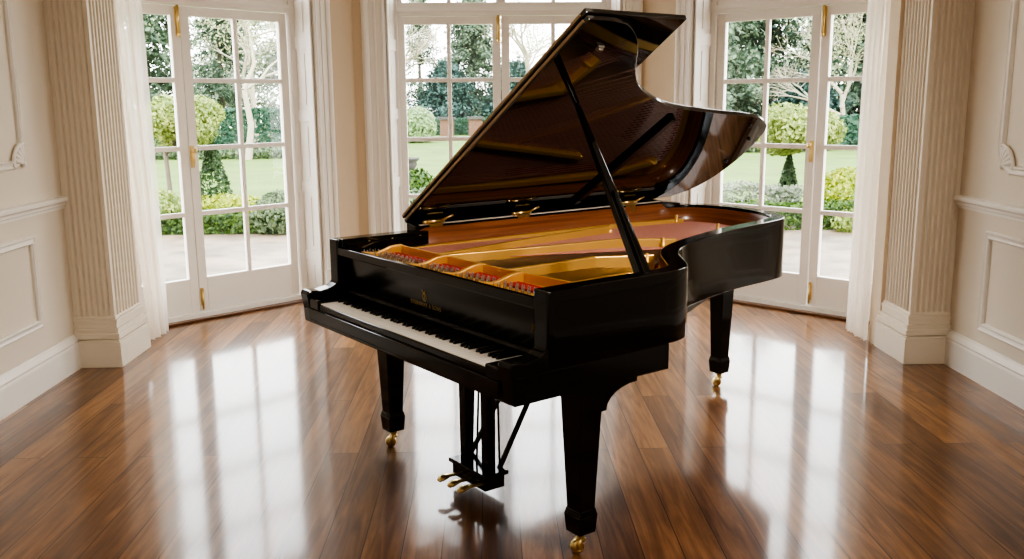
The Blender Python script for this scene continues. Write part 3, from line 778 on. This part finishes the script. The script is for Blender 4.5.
# --- legs
def piano_leg(x, y, top, tw, bracket):
    m = MB(); bw = .071
    def frus(z0, w0, z1, w1):
        a, b = w0/2, w1/2
        m.add([(x-a,y-a,z0),(x+a,y-a,z0),(x+a,y+a,z0),(x-a,y+a,z0),(x-b,y-b,z1),(x+b,y-b,z1),(x+b,y+b,z1),(x-b,y+b,z1)], [(0,3,2,1),(4,5,6,7),(0,1,5,4),(1,2,6,5),(2,3,7,6),(3,0,4,7)])
    frus(.170, bw, top, tw)
    frus(.152, bw + .014, .174, bw + .004); frus(.082, bw + .005, .153, bw + .016)
    L = m.build('leg', M_black, PIANO, bevel=.003)
    if bracket == 'side':
        ye = y + tw/2 - .006
        pr = [(y - .15, top + .002), (y - .14, top - .018), (y - .10, top - .030), (y - tw/2 + .004, top - .045), (y - tw/2 + .006, top - .10), (ye, top - .10)]
        pr += [(ye + .145*(1 - math.cos(t)), top - .095 + .074*math.sin(t)) for t in [math.radians(a) for a in range(0, 91, 15)]] + [(y + .195, top + .002)]
        M = Matrix(((0, 0, 1, 0), (1, 0, 0, 0), (0, 1, 0, 0), (0, 0, 0, 1)))
        bx0, bx1 = (.004, .10) if x < .5 else (W - .10, W - .004)
        MB().prism(pr, bx0, bx1, M).build('leg_bracket', M_black, L, bevel=.003)
    else:
        frm = MB(); pts = [(.57, .056), (.60, .062), (.62, .072), (.64, .090), (.655, .10)]
        for (z0, a), (z1, b) in zip(pts[:-1], pts[1:]):
            frm.add([(x-a,y-a,z0),(x+a,y-a,z0),(x+a,y+a,z0),(x-a,y+a,z0),(x-b,y-b,z1),(x+b,y-b,z1),(x+b,y+b,z1),(x-b,y+b,z1)], [(0,3,2,1),(4,5,6,7),(0,1,5,4),(1,2,6,5),(2,3,7,6),(3,0,4,7)])
        frm.build('leg_capital', M_black, L)
    # caster: brass fork and double wheel
    c = MB(); c.lathe([(.024, .083), (.024, .074), (.014, .068), (.013, .058), (.020, .052), (.018, .046), (0, .045)], (x, y, 0), 16)
    a = math.radians(-25); ux, uy = math.cos(a), math.sin(a); ox, oy = x - uy*-.012, y - .012
    for s in (-1, 1):
        px, py = ox + ux*s*.019, oy + uy*s*.019
        c.tube([(x + ux*s*.010, y + uy*s*.010, .055), (px, py, .044), (px, py, .022)], [.008, .008, .007], 8)
    Mx = Matrix.Rotation(a, 4, 'Z') @ Matrix.Rotation(math.pi/2, 4, 'Y')
    c.lathe([(.004, -.013), (.022, -.013), (.025, -.009), (.025, .009), (.022, .013), (.004, .013)], (ox, oy, .025), 20, Mx)
    c.tube([(ox - ux*.024, oy - uy*.024, .025), (ox + ux*.024, oy + uy*.024, .025)], .006, 8)
    c.build('caster', M_brass, L)
piano_leg(.140, .355, .645, .108, 'side')
piano_leg(1.480, .355, .645, .110, 'side')
piano_leg(.465, 2.29, .64, .100, 'top')

# --- pedal lyre
LY = MB().box((.675, .335, .038), (.915, .435, .108)).box((.660, .325, .094), (.930, .445, .112)).build('pedal_box', M_black, PIANO, bevel=.004)
for x in (.707, .865):
    MB().bar((x, .39, .108), (x, .39, .645), (.046, .052), (.040, .046), (1, 0, 0)).build('lyre_column', M_black, LY, bevel=.004)
for x in (.765, .80, .915):
    MB().tube([(x, .375 if x < .9 else .41, .108), (x, .40, .65)], .0045, 8).build('pedal_rod', M_satin, LY)
for x, x2 in ((.675, .70), (.885, .845)):
    MB().bar((x, .43, .108), (x2, .80, .66), .017, .017).build('lyre_brace', M_satin, LY, bevel=.002)
for x in (.755, .83, .90):
    p = MB(); pts = [(x, .34, .070), (x, .30, .074), (x, .265, .078), (x, .245, .077), (x, .228, .073), (x, .214, .066)]
    k = len(p.v); ws = [.011, .011, .014, .020, .021, .012]
    p.tube(pts, ws, 10, flat=.5)
    p.build('pedal', M_brass, LY)

# ------------------------------------------------------------------ GARDEN
GZ = -.13
tag(box((-40, 4.0, GZ - .1), (40, 13.0, GZ)).build('patio', M_pave), 'pale weathered stone patio outside the garden doors', 'patio', kind='structure')
tag(box((-60, 13.0, GZ - .12), (60, 70, GZ + .01)).build('lawn', M_grass), 'wide mown lawn behind the low box hedges', 'lawn', kind='structure')

def leaves(mb, n, fn, size, rnd, squash=1.0):
    """n small diamond leaves with centres fn(rnd)->(point, outward)"""
    V = mb.v; F = mb.f; S = mb.sm
    for _ in range(n):
        p, o = fn(rnd)
        a = Vector((rnd.gauss(0, 1), rnd.gauss(0, 1), rnd.gauss(0, 1)))
        nrm = (o + a*.55).normalized()
        u = nrm.cross(Vector((rnd.gauss(0, 1), rnd.gauss(0, 1), rnd.gauss(0, 1)))).normalized(); w = nrm.cross(u)
        l = size*rnd.uniform(.6, 1.3); b = l*.55*squash; k = len(V)
        V += [tuple(p - u*l), tuple(p + w*b), tuple(p + u*l), tuple(p - w*b)]
        F.append((k, k+1, k+2, k+3)); S.append(False)

def ball_fn(c, r, fill=.25, lump=.12, seed=0):
    c = Vector(c); R = random.Random(seed)
    lumps = [(Vector((R.gauss(0,1), R.gauss(0,1), R.gauss(0,1))).normalized(), R.uniform(.5, 1)) for _ in range(14)]
    def f(rnd):
        d = Vector((rnd.gauss(0,1), rnd.gauss(0,1), rnd.gauss(0,1))).normalized()
        q = 1 + lump*(max(d.dot(l)*s for l, s in lumps) - .6)*2
        t = q*(1 - fill*rnd.random()**2)
        return c + Vector((d.x*r[0], d.y*r[1], d.z*r[2]))*t, d
    return f
def box_fn(a, b, lump=.05):
    def f(rnd):
        p = Vector([rnd.uniform(a[i], b[i]) for i in range(3)]); o = Vector((0, 0, 0))
        k = rnd.random()
        if k < .45: p.y = a[1] + abs(rnd.gauss(0, lump)); o = Vector((0, -1, .3))
        elif k < .85: p.z = b[2] - abs(rnd.gauss(0, lump)) + lump*math.sin(p.x*5)*.5; o = Vector((0, 0, 1))
        return p, o
    return f

M_ballleaf = leaf_mat('pale variegated leaves', (.12, .19, .04), (.46, .52, .16))
M_cone = leaf_mat('dark clipped yew', (.02, .05, .018), (.07, .13, .04))
M_boxh = leaf_mat('box hedge leaves', (.02, .055, .012), (.11, .19, .03))
M_lime = leaf_mat('lime yellow leaves', (.20, .28, .02), (.50, .52, .06))
M_grey = leaf_mat('grey green leaves', (.06, .10, .05), (.22, .28, .15))
M_lav = leaf_mat('pale lavender foliage', (.16, .21, .13), (.42, .43, .35))
M_hedge = leaf_mat('tall hedge leaves', (.025, .085, .055), (.09, .19, .11))
M_con1 = leaf_mat('blue green conifer', (.06, .105, .065), (.22, .30, .19))
M_con2 = leaf_mat('dark conifer', (.035, .07, .045), (.14, .21, .13))
M_teal = leaf_mat('teal evergreen', (.035, .095, .08), (.13, .23, .19))
M_shrubw = leaf_mat('silver green shrub', (.14, .25, .10), (.45, .56, .28))
M_pale = leaf_mat('pale haze tinted foliage', (.28, .33, .26), (.50, .54, .42))  # distance haze put into the leaf colours
M_twig = leaf_mat('pale ivy and buds', (.22, .24, .12), (.50, .50, .30))

def branch_tree(mb, p, d, ln, r, depth, rnd, spread=.55):
    q = p + d*ln
    mid = p + d*ln*.5 + Vector((rnd.gauss(0, 1), rnd.gauss(0, 1), 0))*ln*.05
    mb.tube([p, mid, q], [r, r*.82, r*.66], 5 if r > .03 else 3, caps=False)
    if depth == 0: return
    for _ in range(rnd.choice((2, 3, 3)) if depth > 1 else 3):
        nd = (d + Vector((rnd.gauss(0, 1), rnd.gauss(0, 1), rnd.gauss(0, .6) + .12))*spread).normalized()
        branch_tree(mb, q if rnd.random() < .6 else p + d*ln*rnd.uniform(.5, .95), nd, ln*rnd.uniform(.6, .85), r*.6, depth - 1, rnd, spread)

def standard_tree(x, y, zc, r, label, seed, dx=.06):
    root = empty('standard_tree', (x, y, GZ), 0, label, 'tree', 'clipped standard trees beside the patio')
    rnd = random.Random(seed); t = MB()
    zc -= GZ
    t.tube([(0, 0, 0), (.02, 0, zc*.4), (-.01, .01, zc*.75), (0, 0, zc)], [.045, .035, .032, .025], 8)
    for k in range(5):
        a = k*1.26; t.tube([(0, 0, zc*.72), (dx*.8 + math.cos(a)*.2, math.sin(a)*.2, zc*.95)], [.02, .01], 5)
    t.build('trunk', M_bark, root)
    c = MB()
    for k in range(9):
        a = k*2.4; q = (.0 if k == 0 else .55)
        cc = (dx + math.cos(a)*r[0]*q, math.sin(a)*r[1]*q, zc + (0 if k == 0 else rnd.uniform(-.45, .5)*r[2]))
        leaves(c, 1300, ball_fn(cc, [x*(.8 if k == 0 else rnd.uniform(.42, .58)) for x in r], .6, .4, seed + k), .034, rnd)
    c.build('crown', M_ballleaf, root)
standard_tree(-4.60, 13.4, 1.30, (.53, .53, .42), 'round headed pale clipped tree seen through the left garden doors', 11, .26)
standard_tree(4.64, 13.4, 1.19, (.58, .58, .42), 'round headed pale clipped tree seen through the right garden doors', 12, -.16)

def cone(x, y, h, r, label, seed):
    rnd = random.Random(seed)
    def f(q):
        t = q.random(); a = q.uniform(0, 6.283); rr = r*(1 - t)**.8*(1 - .15*q.random())
        return Vector((math.cos(a)*rr, math.sin(a)*rr, .05 + t*h)), Vector((math.cos(a), math.sin(a), .4))
    m = MB(); leaves(m, 1800, f, .035, rnd); return tag(m.build('conical_shrub', M_cone, loc=(x, y, GZ)), label, 'topiary', 'clipped yew cones')
cone(-4.10, 13.9, 1.2, .36, 'dark clipped yew cone beside the left pale tree', 21)
cone(4.50, 13.9, .88, .23, 'dark clipped yew cone beside the right pale tree', 22)

def shrub(name, c, r, m, label, cat, seed, n=1500, size=.045, group=None):
    rnd = random.Random(seed); mb = MB(); leaves(mb, n, ball_fn((0, 0, r[2]*.8), r, .35, .22, seed), size, rnd)
    return tag(mb.build(name, m, loc=(c[0], c[1], GZ)), label, cat, group)
def hedge(name, a, b, m, label, n, size, seed, group=None, lump=.05):
    rnd = random.Random(seed); mb = MB(); c = ((a[0] + b[0])/2, (a[1] + b[1])/2, GZ)
    A = tuple(a[i] - c[i] for i in range(3)); B = tuple(b[i] - c[i] for i in range(3))
    leaves(mb, n, box_fn(A, B, lump), size, rnd)
    return tag(mb.build(name, m, loc=c), label, 'hedge', group)
hedge('box_hedge', (-6.2, 12.5, GZ), (-2.4, 13.1, .13), M_boxh, 'low clipped box hedge edging the left patio', 6500, .035, 31, 'low box hedges')
hedge('box_hedge', (2.3, 12.3, GZ), (7.0, 13.0, .20), M_boxh, 'low clipped box hedge edging the right patio', 6500, .035, 32, 'low box hedges')
shrub('shrub', (-3.70, 13.35), (.75, .30, .25), M_lime, 'lime yellow low shrub by the left box hedge', 'shrub', 41, 1800, .04)
shrub('shrub', (-4.65, 12.9), (.45, .35, .34), M_ballleaf, 'pale leafy shrub under the left standard tree', 'shrub', 47, 1200, .04)
shrub('shrub', (-2.86, 12.6), (.34, .34, .33), M_grey, 'rounded grey green shrub at the left patio edge', 'shrub', 42, 1800, .035)
shrub('shrub', (5.06, 13.3), (.42, .4, .42), M_lime, 'bright lime yellow round shrub behind the right box hedge', 'shrub', 43, 2000, .04)
shrub('shrub', (4.95, 12.1), (.4, .2, .17), M_ballleaf, 'low mixed shrub at the right patio edge', 'shrub', 48, 900, .035)
hedge('lavender_row', (2.2, 13.05, GZ), (4.45, 13.5, .40), M_lav, 'pale lavender row above the right box hedge', 3800, .032, 33, None, .09)
shrub('shrub', (-1.22, 15.4), (.36, .34, .36), M_boxh, 'dark leafy shrub below the stone urn', 'shrub', 44, 1400, .05)
shrub('shrub', (-.95, 14.6), (.5, .34, .22), M_grey, 'low grey green shrub on the border behind the centre window', 'shrub', 49, 1200, .05)
shrub('shrub', (-3.15, 41), (.90, .9, .80), M_shrubw, 'large rounded silver green shrub at the far end of the lawn', 'shrub', 45, 3000, .09)
shrub('shrub', (9.4, 31.5), (2.4, .9, .36), M_grey, 'long low grey shrub border across the lawn on the right', 'shrub', 46, 2600, .09)
shrub('shrub', (-9.0, 30.2), (3.2, .6, .22), M_grey, 'long low border planting in front of the tall hedge', 'shrub', 50, 2200, .08)

# stone urn
u = MB(); u.box((-.16, -.16, 0), (.16, .16, .06)); u.box((-.12, -.12, .06), (.12, .12, .5)); u.box((-.16, -.16, .5), (.16, .16, .55))
u.lathe([(.10, .55), (.05, .60), (.06, .64), (.14, .70), (.19, .80), (.18, .84), (.23, .88), (.23, .91), (.15, .91), (.13, .86)], (0, 0, 0), 20)
tag(u.build('garden_urn', M_stone, loc=(-1.42, 15.9, GZ - .1)), 'weathered grey stone urn on a pedestal at the lawn edge', 'urn')
# brick piers
for x in (-2.12, -.68):
    root = empty('garden_pier', (x, 47.5, GZ), 0, 'brown brick gate pier with stone cap, %s, at the far end of the lawn' % ('left one' if x < -1 else 'right one'), 'pier', 'brick gate piers')
    box((-.34, -.34, 0), (.34, .34, .88)).build('pier_shaft', M_brick, root); box((-.42, -.42, .88), (.42, .42, 1.0)).build('cap', M_stone, root)
# tall hedges
hedge('tall_hedge', (-14.5, 31, GZ), (-6.4, 32.2, 1.42), M_hedge, 'tall dark clipped hedge beyond the lawn on the left', 9000, .09, 34)
hedge('tall_hedge', (-6.3, 50, GZ), (6.0, 51.5, .75), M_hedge, 'dark clipped hedge across the far end of the lawn in the centre', 7000, .10, 36)
hedge('tall_hedge', (6.2, 33.5, GZ), (20, 34.6, 1.0), M_hedge, 'dark hedge beyond the lawn on the right', 9000, .09, 35)

def conifer(x, y, h, r, m, label, seed, n=16000, base=.3, group='evergreen trees beyond the lawn'):
    root = empty('conifer_tree', (x, y, GZ), 0, label, 'tree', group)
    rnd = random.Random(seed); t = MB(); t.tube([(0, 0, 0), (0, 0, h*.9)], [r*.07, .03], 8); t.build('trunk', M_bark, root)
    R = random.Random(seed); br = []
    for k in range(130):
        tt = R.random()**.8; a = R.uniform(0, 6.283); br.append((base + tt*(h - base), a, r*(1 - tt)**.55*R.uniform(.6, 1.1)))
    def f(q):
        z, a, L = br[q.randrange(len(br))]; s = q.random()**.6
        p = Vector((math.cos(a)*L*s, math.sin(a)*L*s, z - .25*L*s*s)) + Vector((q.gauss(0, .16), q.gauss(0, .16), q.gauss(0, .12)))*r*.42
        return p, Vector((math.cos(a)*.5, math.sin(a)*.5, .7))
    c = MB(); leaves(c, n, f, .085*max(.7, r/2.4), rnd); c.build('crown', m, root)
def bare(x, y, h, r, label, seed, depth=5, ivy=0, m=None):
    root = empty('bare_tree', (x, y, GZ), 0, label, 'tree', 'leafless trees beyond the lawn')
    rnd = random.Random(seed); t = MB(); branch_tree(t, Vector((0, 0, 0)), Vector((0, 0, 1)), h*.3, r, depth, rnd); t.build('branches', m or M_palebark, root)
    c = MB(); 
    def f(q):
        d = Vector((q.gauss(0, 1), q.gauss(0, 1), q.gauss(0, .8))); return Vector((0, 0, h*.62)) + d*h*.16, d.normalized()
    leaves(c, 1400 + ivy, f, .05, rnd); c.build('leaf_buds', M_twig, root)
# left view
conifer(-12.9, 36, 8.8, 3.0, M_con1, 'tall drooping blue green conifer at the far left of the garden', 51, 23400)
conifer(-11.2, 40, 7.6, 2.0, M_con2, 'dark grey green conifer behind the left tall hedge', 52)
bare(-7.55, 29.4, 7.2, .125, 'pale leafless tree beside the left tall hedge', 57, 8)
bare(-9.2, 37, 8.0, .16, 'pale leafless tree behind the left tall hedge', 54, 6)
conifer(-17.8, 38, 8.0, 3.2, M_con2, 'dark conifer beyond the far left conifer', 55, 15600)
bare(-6.0, 45, 9.0, .2, 'leafless tree to the right of the left hedge', 68, 6)
conifer(-13.2, 50, 9.0, 3.2, M_pale, 'pale haze-tinted conifer far behind the left tall hedge', 73, 16000, 0)
conifer(-9.6, 49, 9.4, 3.6, M_pale, 'pale haze-tinted tree far behind the pale leafless tree on the left', 74, 18000, 0)
# centre view
conifer(-3.9, 54, 8.2, 1.9, M_con1, 'slim ivy green tree left of the gap of sky in the centre', 56, 15600)
conifer(-.9, 55, 8.0, 3.0, M_con1, 'broad blue green conifer behind the brick piers', 57, 23400)
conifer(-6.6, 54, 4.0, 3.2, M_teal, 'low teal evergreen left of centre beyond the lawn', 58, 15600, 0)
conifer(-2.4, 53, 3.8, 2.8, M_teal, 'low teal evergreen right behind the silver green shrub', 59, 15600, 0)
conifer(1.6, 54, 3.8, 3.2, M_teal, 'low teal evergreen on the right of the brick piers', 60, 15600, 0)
bare(2.3, 50, 8.5, .2, 'leafless twiggy tree behind the raised piano lid', 61, 6, 500)
bare(-5.3, 52, 8.0, .18, 'leafless tree at the left edge of the centre window', 62, 6)
conifer(5.6, 56, 4.4, 3.4, M_teal, 'teal evergreen between the centre and right views', 63, 15600, 0)
# right view
conifer(12.6, 49, 9.2, 3.4, M_pale, 'pale haze-tinted tree far behind the middle right conifer', 75, 16000, 0)
conifer(17.6, 50, 9.4, 3.6, M_pale, 'pale haze-tinted tree far behind the right conifer', 76, 16000, 0)
conifer(8.9, 37, 9.0, 3.0, M_con1, 'tall blue green conifer at the left of the right garden view', 64, 23400)
conifer(11.6, 39, 9.0, 2.8, M_con2, 'tall dark conifer in the middle of the right garden view', 65, 23400)
conifer(15.2, 38, 9.4, 3.4, M_con2, 'tall dark conifer at the right of the right garden view', 66, 26000)
bare(13.0, 34.5, 6.4, .13, 'pale leafless tree between the right conifers', 67, 6, 600)
conifer(19.5, 40, 8.0, 3.4, M_con1, 'blue green conifer at the far right of the garden', 69, 15600)
conifer(8.0, 35.6, 2.4, 1.8, M_con1, 'low drooping evergreen in front of the right conifers', 70, 13000, 0)
conifer(16.5, 36.0, 3.0, 2.6, M_teal, 'low teal evergreen under the far right conifer', 71, 13000, 0)
conifer(12.4, 36.2, 2.6, 2.4, M_teal, 'low teal evergreen under the middle right conifer', 72, 13000, 0)

# ------------------------------------------------------------------ light
w = bpy.data.worlds.new('overcast sky'); scene.world = w; w.use_nodes = True; nt = w.node_tree; L = nt.links.new
bg = nt.nodes['Background']; tc = nt.nodes.new('ShaderNodeTexCoord'); sp = nt.nodes.new('ShaderNodeSeparateXYZ'); cr = nt.nodes.new('ShaderNodeValToRGB')
L(tc.outputs['Generated'], sp.inputs['Vector']); L(sp.outputs['Z'], cr.inputs['Fac'])
cr.color_ramp.elements[0].position = 0; cr.color_ramp.elements[0].color = (1, .985, .96, 1); cr.color_ramp.elements[1].position = .8; cr.color_ramp.elements[1].color = (.90, .94, 1, 1)
L(cr.outputs['Color'], bg.inputs['Color']); bg.inputs['Strength'].default_value = 6.0

def area(name, loc, rot, size, power, col):
    l = bpy.data.lights.new(name, 'AREA'); l.shape = 'RECTANGLE'; l.size, l.size_y = size; l.energy = power; l.color = col
    o = bpy.data.objects.new(name, l); COL.objects.link(o); o.location = loc; o.rotation_euler = rot; return o
area('ceiling_fill', (.1, 2.0, 3.5), (0, 0, 0), (3.5, 4.0), 26, (1, .84, .66))  # unseen warm fill added to brighten the interior
area('back_fill', (.1, -2.4, 1.9), (math.radians(90), 0, 0), (3.0, 2.2), 14, (1, .92, .82))  # added fill from behind the viewpoint; no window stands there

pl_ = area('piano_fill', (2.3, 1.6, 3.3), (0, 0, 0), (.9, .9), 17, (1, .92, .80))  # unseen fill added to light the piano interior under the lid
pl_.data.spread = math.radians(70)
pl_.rotation_euler = (Vector((.5, 4.6, .9)) - Vector((2.3, 1.6, 3.3))).to_track_quat('-Z', 'Y').to_euler()
vs = scene.view_settings
vs.view_transform = 'AgX'; vs.look = 'AgX - High Contrast'; vs.exposure = .38
